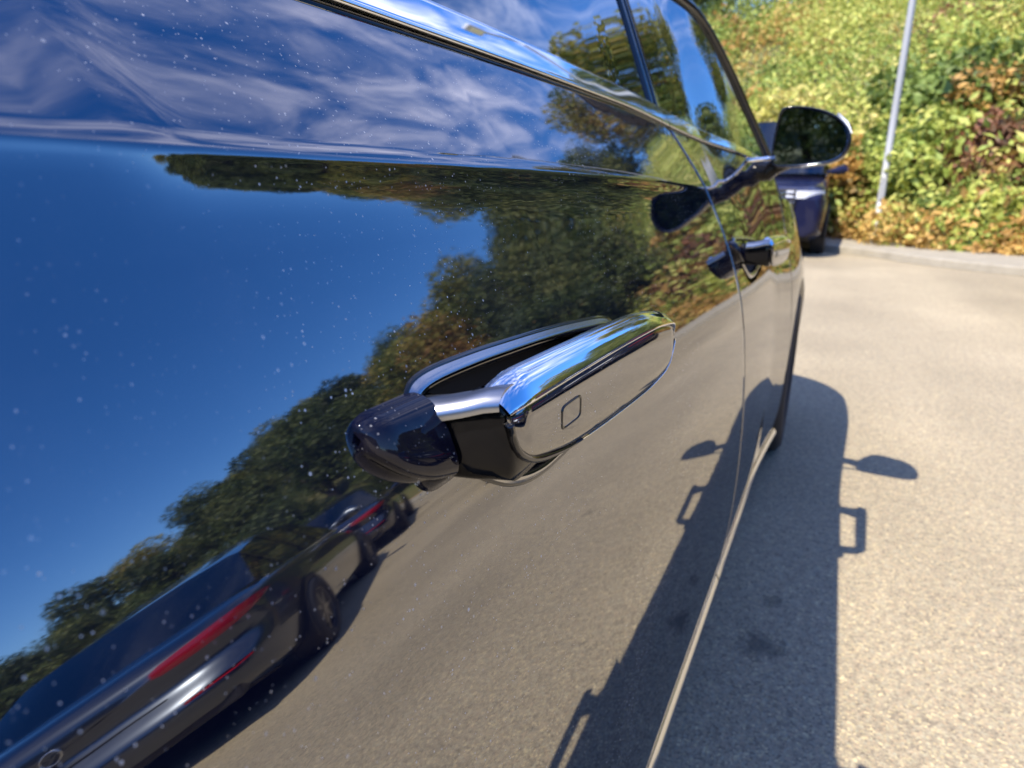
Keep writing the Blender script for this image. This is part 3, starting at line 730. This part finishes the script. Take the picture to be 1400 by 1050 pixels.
# ------------------------------------------------------------------ door handles (flush type, swung out)
def handle(dy, front, parent):
    dz = (lambda y: float(zc(y)) - float(zc(y - dy))) if front else (lambda y: 0.0)
    z_ = lambda y, z: z + dz(y + dy) + (.014 if front else 0)                            # local (y,z) of the near handle -> this door
    ox = (float(flare(.45 + dy)) - float(flare(.45))) + (0.015 if front else 0)
    h = bpy.data.objects.new('door_handle', None); C.objects.link(h); h.parent = car; h.location = (0, 0, 0)
    h['label'] = 'swung-out handle of the front door, small and blurred' if front else 'swung-out door handle with bright top edge, nearest the lens'
    T = lambda x, y, z: (x + ox, y + dy, z_(y, z))
    ds = lambda y, z: skin_at(y + dy, z_(y, z)) - ox             # door skin in the near handle's frame
    # bezel round the recess
    out_, mid, inn = offset_poly(RECS, .006), RECS, offset_poly(RECS, -.004)
    rings = []
    for pl, dx in ((offset_poly(RECS, .0047), .0012), (offset_poly(RECS, .0030), .0026), (offset_poly(RECS, .0012), .0040), (offset_poly(RECS, .0002), .0041)):
        rings.append([T(ds(y, z) + dx, y, z) for y, z in pl])
    gridmesh('bezel', rings, 'dark_chrome', h, closed=True, flip=False)
    gridmesh('gasket', [[T(ds(y, z) + dx, y, z) for y, z in offset_poly(RECS, d_)] for d_, dx in ((.0068, .0001), (.0058, .0012), (.0046, .0013))], 'gloss_black', h, closed=True)
    gridmesh('bezel_inner', [[T(ds(y, z) + dx, y, z) for y, z in offset_poly(RECS, d_)] for d_, dx in ((.0003, .0042), (-.0016, .0036), (-.0052, -.001), (-.0067, -.006))], 'gloss_black', h, closed=True)
    rings = []
    for d_, dx in ((-.0064, -.0036), (-.0075, -.012), (-.011, -.028), (-.018, -.038), (-.030, -.041)):
        rings.append([T(ds(y, z) + dx, y, z) for y, z in offset_poly(RECS, d_)])
    n = len(RECS); V = [p for r in rings for p in r]
    F = [(i * n + k, i * n + (k + 1) % n, (i + 1) * n + (k + 1) % n, (i + 1) * n + k) for i in range(len(rings) - 1) for k in range(n)]
    V.append(T(ds(.44, .905) - .043, .44, .905)); F += [((len(rings) - 1) * n + k, (len(rings) - 1) * n + (k + 1) % n, len(V) - 1) for k in range(n)]
    mesh('recess', V, F, 'dark_plastic', h)
    # grip: sections along y. outer plane x runs outwards to the front
    ya, yb = .284, .606
    def xo(y): return -.1335 + (.0155) * (y - .29) / .31
    def ztop(y): return spline(y, [.284, .30, .40, .52, .585, .606], [.9350, .9372, .9365, .9335, .9265, .9130])
    def zbot(y): return spline(y, [.284, .288, .296, .312, .335, .37, .45, .53, .575, .595, .606], [.930, .919, .9095, .9005, .8945, .8885, .8830, .8805, .8830, .8905, .9085])
    yy = np.concatenate([[.284, .2865, .290, .296, .303], [.3075, .312, .317, .323, .33, .338, .348], np.linspace(.36, .57, 19), [.58, .588, .595, .601, .6045, .606]])
    # outer panel (painted face)
    rows = []
    for y in yy:
        a, b = zbot(y), ztop(y); e_ = .0045 * (1 - float(sstep(.284, .300, y))) + .004 * float(sstep(.588, .606, y))
        t = np.linspace(0, 1, 16); zz = a + (b - a) * t
        rows.append([T(xo(y) - e_ - .0022 * (2 * q - 1) ** 6 - .0045 * (q - .45) ** 2 * 1.2, y, z) for q, z in zip(t, zz)])
    gridmesh('outer_panel', rows, 'navy_paint', h)
    # thin bright edge round the panel
    edge = [T(xo(y) - .0027, y, zbot(y) - .0004) for y in yy]
    tube('panel_edge', edge[14:], .0006, 'chrome', h, 8)
    tube('panel_lip', edge[:15], [.0022] * 9 + [.002, .0018, .0015, .0012, .0009, .0007], 'gloss_black', h, 8)
    # bright strip on the upper edge
    rows = []
    for y in yy:
        b = ztop(y); s = float(np.interp(y, [.284, .292, .31, .5, .585, .606], [.55, .85, 1, .9, .72, .2])); e_ = .003 * (1 - float(sstep(.284, .300, y))) + .004 * float(sstep(.588, .606, y))
        pr = [(-.003, -.0016), (.0004, -.0006), (.0008, .0006), (-.0008, .0028), (-.0040, .0072), (-.0080, .0112), (-.0125, .0140), (-.0170, .0150), (-.0205, .0135), (-.0225, .0090), (-.0225, .002)]
        rows.append([T(xo(y) - e_ + p * (.6 + .4 * s), y, b + q * s) for p, q in pr])
    V = gridmesh('top_strip', rows, 'chrome', h)
    # back and underside of the grip
    rows = []
    for y in yy:
        a, b = zbot(y), ztop(y); e_ = .0045 * (1 - float(sstep(.284, .300, y)))
        pr = [(-.0205, b + .010), (-.0225, b), (-.0220, (a + b) / 2 + .006), (-.0185, a + .010), (-.0130, a + .002), (-.0065, a - .0012), (-.0030, a - .0005), (-.0024, a + .0015)]
        rows.append([T(xo(y) - e_ + p, y, z) for p, z in pr])
    gridmesh('grip', rows, 'gloss_black', h)
    # rear neck: carries the grip out of the recess
    def ring(x, s, k0, k1, zt, zl):
        o = []
        for t in np.linspace(0, 2 * math.pi, 28, endpoint=False):
            c, n_ = math.cos(t), math.sin(t); e4 = .55
            y = (k0 + k1) / 2 + (k1 - k0) / 2 * abs(c) ** e4 * (1 if c > 0 else -1); z = (zt + zl) / 2 + (zt - zl) / 2 * abs(n_) ** e4 * (1 if n_ > 0 else -1)
            o.append(T(x, y, z))
        return o
    loft('neck', [ring(-.225, 1, .270, .300, .9375, .897), ring(-.185, 1, .270, .300, .9375, .897), ring(-.168, 1, .272, .304, .940, .896), ring(-.155, 1, .276, .312, .943, .895), ring(-.1465, 1, .281, .320, .9450, .894), ring(-.139, 1, .2845, .34, .9445, .892), ring(-.137, 1, .290, .335, .940, .898)], 'neck_black', h)
    # bright cap along the top of the neck
    rows = []
    for x, y0_, zt in ((-.183, .2645, .9400), (-.17, .2680, .9415), (-.158, .2725, .9440), (-.148, .2775, .9465), (-.141, .2815, .9470)):
        rows.append([T(x, y0_ - .0012, zt - .0095), T(x, y0_ - .0016, zt - .006), T(x, y0_ + .001, zt - .0025), T(x, y0_ + .006, zt + .0006), T(x, y0_ + .014, zt + .0012), T(x, y0_ + .020, zt - .001), T(x, y0_ + .023, zt - .006)])
    gridmesh('neck_cap', rows, 'neck_chrome', h)
    # front arm
    loft('front_arm', [ring(-.225, 1, .54, .585, .925, .885), ring(-.17, 1, .54, .585, .925, .885), ring(-.145, 1, .53, .59, .926, .884), ring(-.136, 1, .53, .59, .924, .886)], 'gloss_black', h)
    # painted tail piece behind the recess
    rows = []
    for t in np.concatenate([[0, .02, .05, .1], np.linspace(.16, 1, 16)]):
        y = .2215 + (.270 - .2215) * t; q = math.sqrt(max(0.0, 1 - (1 - min(1, t / .30)) ** 2))
        zt = .9465 - .0015 * t; zl = float(spline(t, [0, .15, .4, .7, 1], [.927, .921, .912, .905, .901])); pt = (.0130 + .003 * t) * (.42 + .58 * q)
        zt, zl = zt - .004 * (1 - q), zl + .004 * (1 - q); zm = (zt + zl) / 2; o = []
        for a in np.linspace(0, math.pi, 30):
            c = math.cos(a); s_ = math.sin(a) ** .52
            z = zm + (zt - zl) / 2 * (abs(c) ** .68 * (1 if c > 0 else -1)); o.append(T(ds(y, z) - .003 + (pt + .003) * s_, y, z))
        rows.append(o)
    tp = gridmesh('tail_piece', rows, 'dimmed_navy_paint', h, flip=True)
    n = len(rows[0]); mesh('tail_end', [tuple(np.mean(rows[0], 0) - np.array([.0, .0008, 0]))] + rows[0], [(0, k + 2, k + 1) for k in range(n - 1)], 'dimmed_navy_paint', tp)
    # lock button: rounded square with a bright rim, near the rear end of the panel
    def rsq(cy, cz, hw, hh, x, r=.35, n=32):
        o = []
        for t in np.linspace(0, 2 * math.pi, n, endpoint=False):
            c, s_ = math.cos(t), math.sin(t); yq = cy + hw * abs(c) ** r * (1 if c > 0 else -1); o.append(T(x + .05 * (yq - cy), yq, cz + hh * abs(s_) ** r * (1 if s_ > 0 else -1)))
        return o
    cy, cz = .357, .9145; xb = xo(cy) + .0004
    bt = gridmesh('button', [rsq(cy, cz, .0150, .0078, xb - .003), rsq(cy, cz, .0150, .0078, xb - .0002), rsq(cy, cz, .0142, .0072, xb + .0003), rsq(cy, cz, .0130, .0064, xb - .0002), rsq(cy, cz, .0128, .0062, xb - .0010)], 'gloss_black', h, closed=True)
    mesh('button_face', rsq(cy, cz, .0133, .0065, xb - .0004), [tuple(range(32))], 'navy_paint', bt, False)
    return h
handle(0.0, False, None)
handle(H_DY, True, None)

# ------------------------------------------------------------------ door mirror
def door_mirror(side):
    e = bpy.data.objects.new('door_mirror', None); C.objects.link(e); e.parent = car
    T = lambda p: (p[0] if side > 0 else 2 * CX - p[0], p[1], p[2])
    # outline of the glass rim in (x, z), seen from behind
    rim = smooth_poly([(-.172, 1.085), (-.176, 1.125), (-.172, 1.18), (-.164, 1.222), (-.138, 1.230), (-.09, 1.225), (-.04, 1.208), (-.003, 1.177), (.010, 1.140), (.000, 1.108), (-.03, 1.090), (-.08, 1.083), (-.13, 1.080)], 3)
    cen = np.array([-.085, 1.145])
    yr = lambda x: 1.955 - .10 * (x + .085)
    rings = []
    for sc, d_ in ((.90, .012), (.93, .002), (.965, -.003), (1.0, .004), (1.03, .03), (1.03, .06), (.96, .095), (.80, .125), (.50, .143), (.2, .148)):
        rings.append([T((cen[0] + (x - cen[0]) * sc, yr(x) + d_, cen[1] + (z - cen[1]) * sc)) for x, z in rim])
    gridmesh('housing', rings, 'gloss_black', e, closed=True, flip=(side > 0))
    g = [T((cen[0] + (x - cen[0]) * .925, yr(x) + .012 + .125 * (x - cen[0]), cen[1] + (z - cen[1]) * .925)) for x, z in rim]
    mesh('mirror_pane', g, [tuple(range(len(g)))], 'mirror_glass', e, False)
    tube('indicator', [T((-.030, yr(-.03) + .045, 1.2085)), T((-.006, yr(0) + .042, 1.186)), T((.006, yr(.01) + .040, 1.160))], .0055, 'clear_lens', e, 8)
    a = gx(1.98, 1.10)
    tube('foot', [T((a - .03, 2.06, 1.068)), T((a + .06, 2.05, 1.072)), T((-.17, 2.03, 1.085)), T((-.12, 2.01, 1.11))], [.030, .027, .024, .026], 'gloss_black', e, 14)
    tube('foot_trim', [T((a + .005, 1.955, 1.098)), T((a + .06, 1.965, 1.102)), T((-.165, 1.962, 1.104))], .006, 'chrome', e, 8)
door_mirror(1); door_mirror(-1)

# ------------------------------------------------------------------ other parked cars
def parked_car(name, label, loc, heading, paintm, Lh=2.3, Wd=0.91, roof_z=1.42, suv=False):
    """heading: degrees clockwise from +Y (nose direction)"""
    e = empty(name, loc, rad(-heading)); tag(e, label, 'car', 'cars parked round the lot')
    k = roof_z / 1.42; hood = (.80 if not suv else 1.02); deck = .96 if not suv else 1.06; belt = .90 if not suv else 1.10
    st = np.array([-1.016, -1, -.985, -.96, -.92, -.85, -.72, -.5, -.2, .1, .4, .6, .75, .86, .93, .97, .99, 1.0])
    wf = np.interp(st, [-1.016, -1, -.985, -.96, -.92, -.85, -.7, .6, .8, .9, .95, .98, 1], [.50, .70, .785, .855, .915, .96, 1, 1, .975, .92, .85, .76, .66])
    if suv: wf = np.interp(st, [-1.016, -1, -.97, -.9, -.8, .8, .93, .97, .99, 1], [.7, .85, .93, .97, 1, 1, .97, .93, .89, .84])
    zs = np.interp(st, [-1.016, -1, -.9, -.5, .0, .4, .7, .9, 1], [belt - .14, belt - .05, belt, belt + .02, belt, belt - .03, hood - .04, hood - .13, hood - .22])
    ztp = np.interp(st, [-1.016, -1, -.97, -.85, -.5, .3, .45, .7, .9, .97, 1], [deck - .24, deck - .13, deck - .05, deck, belt + .06, belt + .05, hood + .06, hood + .02, hood - .06, hood - .14, hood - .24])
    zbm = np.interp(st, [-1, -.9, -.7, .7, .9, 1], [.34, .24, .19, .19, .22, .30])
    def ys_(y, z, x=0.5):                   # bumper swells out, boot lid leans in, tail bowed in plan
        wr = float(sstep(-.80, -1.0, y)) if not suv else 0.5 * float(sstep(-.80, -1.0, y)); q = z - (belt - .90)
        return y * Lh - wr * (.085 * math.exp(-((q - .47) / .13) ** 2) + .03 * math.exp(-((q - .80) / .07) ** 2) - .05 * math.exp(-((q - .64) / .08) ** 2) + .07 * (1 - (x / Wd) ** 2))
    rows = []
    for y, wq, a, b, c in zip(st, wf, zbm, zs, ztp):
        h = b - a; w0 = Wd * wq
        half = [(w0 * .86, a), (w0 * .955, a + .05), (w0 * .975, a + h * .18), (w0 * .985, a + h * .3), (w0 * .995, a + h * .42), (w0 * 1.0, a + h * .55), (w0 * .998, a + h * .64), (w0 * .995, a + h * .72), (w0 * .975, a + h * .86), (w0 * .955, b - .012), (w0 * .90, b + (c - b) * .25), (w0 * .78, b + (c - b) * .62), (w0 * .5, c - .012), (0, c)]
        rows.append([(x, ys_(y, z, x), z) for x, z in half] + [(-x, ys_(y, z, x), z) for x, z in half[::-1][1:]])
    nn = len(rows[0]); V = [p for r in rows for p in r]
    F = [(i * nn + j, (i + 1) * nn + j, (i + 1) * nn + j + 1, i * nn + j + 1) for i in range(len(rows) - 1) for j in range(nn - 1)]
    for i, fl in ((0, 0), (len(rows) - 1, 1)):
        for j in range((nn - 1) // 2):
            q = (i * nn + j, i * nn + j + 1, i * nn + nn - 2 - j, i * nn + nn - 1 - j); F.append(q if not fl else q[::-1])
    body = mesh('body', V, F, paintm, e)
    md = body.modifiers.new('sub', 'SUBSURF'); md.levels = 1; md.render_levels = 2
    # greenhouse
    gy = [-.80, -.52, -.2, .05, .20, .48] if not suv else [-.96, -.80, -.3, .05, .18, .46]
    gz = [ztp[5] - .02, roof_z - .12, roof_z - .01, roof_z, roof_z - .03, belt + .03]
    rr = []
    for i, (y, z) in enumerate(zip(gy, gz)):
        b = belt + .0; wb = Wd * .90; tt = (z - b) / (roof_z - b); wt = wb - Wd * .24 * max(0, tt)
        rr.append([(wb, y * Lh if 0 < i < 5 else y * Lh, b - .02), (wb - (wb - wt) * .5, y * Lh, b + (z - b) * .5), (wt, y * Lh, z - .045 * tt), (wt * .9, y * Lh, z - .012 * tt), (wt * .5, y * Lh, z + .015 * tt), (0, y * Lh, z + .022 * tt)])
    full = [r + [(-x, y, z) for x, y, z in r[::-1][1:]] for r in rr]
    P = np.array(full)
    gridmesh('side_glass', P[:, 0:3], 'car_glass', e); gridmesh('side_glass', P[:, -3:], 'car_glass', e)
    rf = gridmesh('roof', P[1:5, 2:-2], paintm, e)
    gridmesh('rear_screen', P[0:2, 2:-2], 'car_glass', e); gridmesh('windscreen', P[4:6, 2:-2], 'screen_glass', e)
    for s in (0, -1):
        for i0 in (1, 2, 3, 4):
            a = P[i0, 0 if s == 0 else -1]; b = P[i0, 1 if s == 0 else -2]; c = P[i0, 2 if s == 0 else -3]; sg = 1 if s == 0 else -1
            wdt = .035; pts = [a, b, c]
            mesh('pillar', [(q[0] + sg * .006, q[1] + dy, q[2]) for q in pts for dy in (-wdt, wdt)], [(0, 1, 3, 2), (2, 3, 5, 4)] if sg > 0 else [(0, 2, 3, 1), (2, 4, 5, 3)], 'gloss_black', e, False)
        tube('window_trim', [(sg * Wd * .915, y * Lh, belt + .012) for y in (gy[0] + .05, -.3, 0, .3, gy[-1] - .03)], .010, 'chrome', e, 8)
    R = .33 if not suv else .36
    for yy in (-.60 * Lh, .62 * Lh):
        for sg in (1, -1):
            n = 24; c0 = (sg * Wd * 1.003, yy, R)
            arch = [(sg * (Wd * 1.004 - .0), yy + (R + .05) * math.cos(t), max(.2, R + (R + .05) * math.sin(t))) for t in np.linspace(-.35, math.pi + .35, n)]
            mesh('wheel_arch', arch, [tuple(range(n)) if sg < 0 else tuple(range(n))[::-1]], 'rubber', e, False)
            wheel(e, sg * (Wd - .075), yy, R, R, .20, sg, 7)
    for sg in (1, -1):
        # slim tail lamp wrapping the rear corner, laid on the body surface
        def bx(y, z):
            i = min(max(int(np.searchsorted(st, y)) - 1, 0), len(st) - 2); f = (y - st[i]) / (st[i + 1] - st[i]); v = 0
            for j, wt in ((i, 1 - f), (i + 1, f)):
                hp = rows[j][:len(rows[j]) // 2 + 1]; v += wt * float(np.interp(z, [q[2] for q in hp], [q[0] for q in hp]))
            return v
        zt = belt - .10; P2 = []
        for y, hh in ((-1.0165, .020), (-1.013, .034), (-1.005, .042), (-.998, .045), (-.985, .046), (-.965, .044), (-.94, .038), (-.91, .030), (-.875, .018), (-.845, .005)):
            P2.append([(sg * (bx(max(y, -1.016), .62) * .985 + .006), ys_(y, z, bx(max(y, -1.016), .62)) - .014, z + (y + 1.0) * .25) for z in np.linspace(zt - hh, zt + hh, 5)])
        tl = gridmesh('tail_lamp', P2, 'red_lens', e, flip=(sg < 0))
        mesh('reflector', [(sg * (bx(y, .50) + .003), ys_(y, .5, bx(y, .5)) - .012, z) for y, z in ((-1.010, .495), (-.985, .495), (-.96, .50), (-.96, .515), (-.985, .52), (-1.010, .515))], [tuple(range(6))], 'red_lens', e, False)
        # headlamp
        hz = hood - .12; P2 = []
        for (x, y) in ((.44, 1.012), (.58, 1.006), (.70, .99), (.80, .965), (.88, .93), (.93, .89)):
            P2.append([(sg * x * Wd * 1.01, y * Lh + .006, z) for z in (hz - .10, hz - .05, hz + .0)])
        gridmesh('headlamp', P2, 'clear_lens', e, flip=(sg < 0))
        m_ = tube('door_mirror', [(sg * (Wd * .9), .36 * Lh, belt + .05), (sg * (Wd + .05), .35 * Lh, belt + .07), (sg * (Wd + .14), .345 * Lh, belt + .09), (sg * (Wd + .19), .34 * Lh, belt + .08)], [.02, .06, .075, .03], paintm, e, 12)
    if name != 'hatchback': box('number_plate', (0, ys_(-1.016, .66, 0) - .008, .66), (.50, .012, .11), 'white_plate', e, .003)
    mesh('lower_grille', [(x * Wd, Lh * 1.008, z) for x, z in ((-.6, .26), (.6, .26), (.52, .40), (-.52, .40))], [(0, 1, 2, 3)], 'rubber', e, False)
    gw = 1.1 if suv else .74
    gr = box('grille', (0, Lh * 1.006, hood - .22), (gw, .02, .24), 'rubber', e, .01)
    for q in (-.06, 0, .06): box('grille_bar', (0, Lh * 1.006 + .013, hood - .22 + q), (gw - .03, .014, .032), 'chrome', gr, .003)
    n = 24; tube('emblem', [(.085 * math.cos(t), Lh * 1.006 + .026, hood - .22 + .085 * math.sin(t)) for t in np.linspace(0, 2 * math.pi, n + 1)], .011, 'chrome', gr, 8, False)
    for a in (90, 210, 330): tube('emblem', [(0, Lh * 1.006 + .026, hood - .22), (.082 * math.cos(rad(a)), Lh * 1.006 + .026, hood - .22 + .082 * math.sin(rad(a)))], [.012, .004], 'chrome', gr, 6)
    tube('boot_seam', [(x * Wd, ys_(-1.016, deck - .36, x * Wd) + .004, deck - .36) for x in (-.48, -.4, -.2, 0, .2, .4, .48)], .005, 'rubber', e, 6)
    if name != 'hatchback': tube('bumper_trim', [(x * Wd, ys_(-1.016, .42, x * Wd) - .004, .42) for x in (-.5, -.3, 0, .3, .5)], .012, 'chrome', e, 8)
    box('diffuser', (0, -Lh * .995, .33), (Wd * 1.5, .10, .12), 'dark_plastic', e, .02)
    tube('rear_emblem', [(.045 * math.cos(t), ys_(-1.016, deck - .24, 0) - .004, deck - .24 + .045 * math.sin(t)) for t in np.linspace(0, 2 * math.pi, 17)], .004, 'chrome', e, 6, False)
    box('underbody', (0, 0, .25), (Wd * 1.6, Lh * 1.7, .08), 'rubber', e)
    tube('exhaust', [(.45, -Lh * .97, .30), (.45, -Lh * 1.01, .30)], .035, 'chrome', e, 12)
    return e
parked_car('suv', 'blue sport utility vehicle facing the lens beyond the door mirror', (-1.07, 12.35, 0.0), 180, 'blue_paint', 2.3, .95, 1.93, True)
parked_car('hatchback', 'dark blue car parked at an angle, rear lamps mirrored low in the door', (4.12, 2.68, 0.0), 40, 'graphite_paint', 2.05, .89, 1.40)
parked_car('estate_car', 'dark car beyond the mirrored rear lamps, seen only in the door', (7.1, 6.6, 0.0), 40, 'dark_blue_paint', 2.15, .90, 1.45)
parked_car('compact_car', 'black car by the kerb bend, seen only as a dark shape in the door', (3.3, 6.9, 0.0), 25, 'black_paint', 1.9, .86, 1.45)
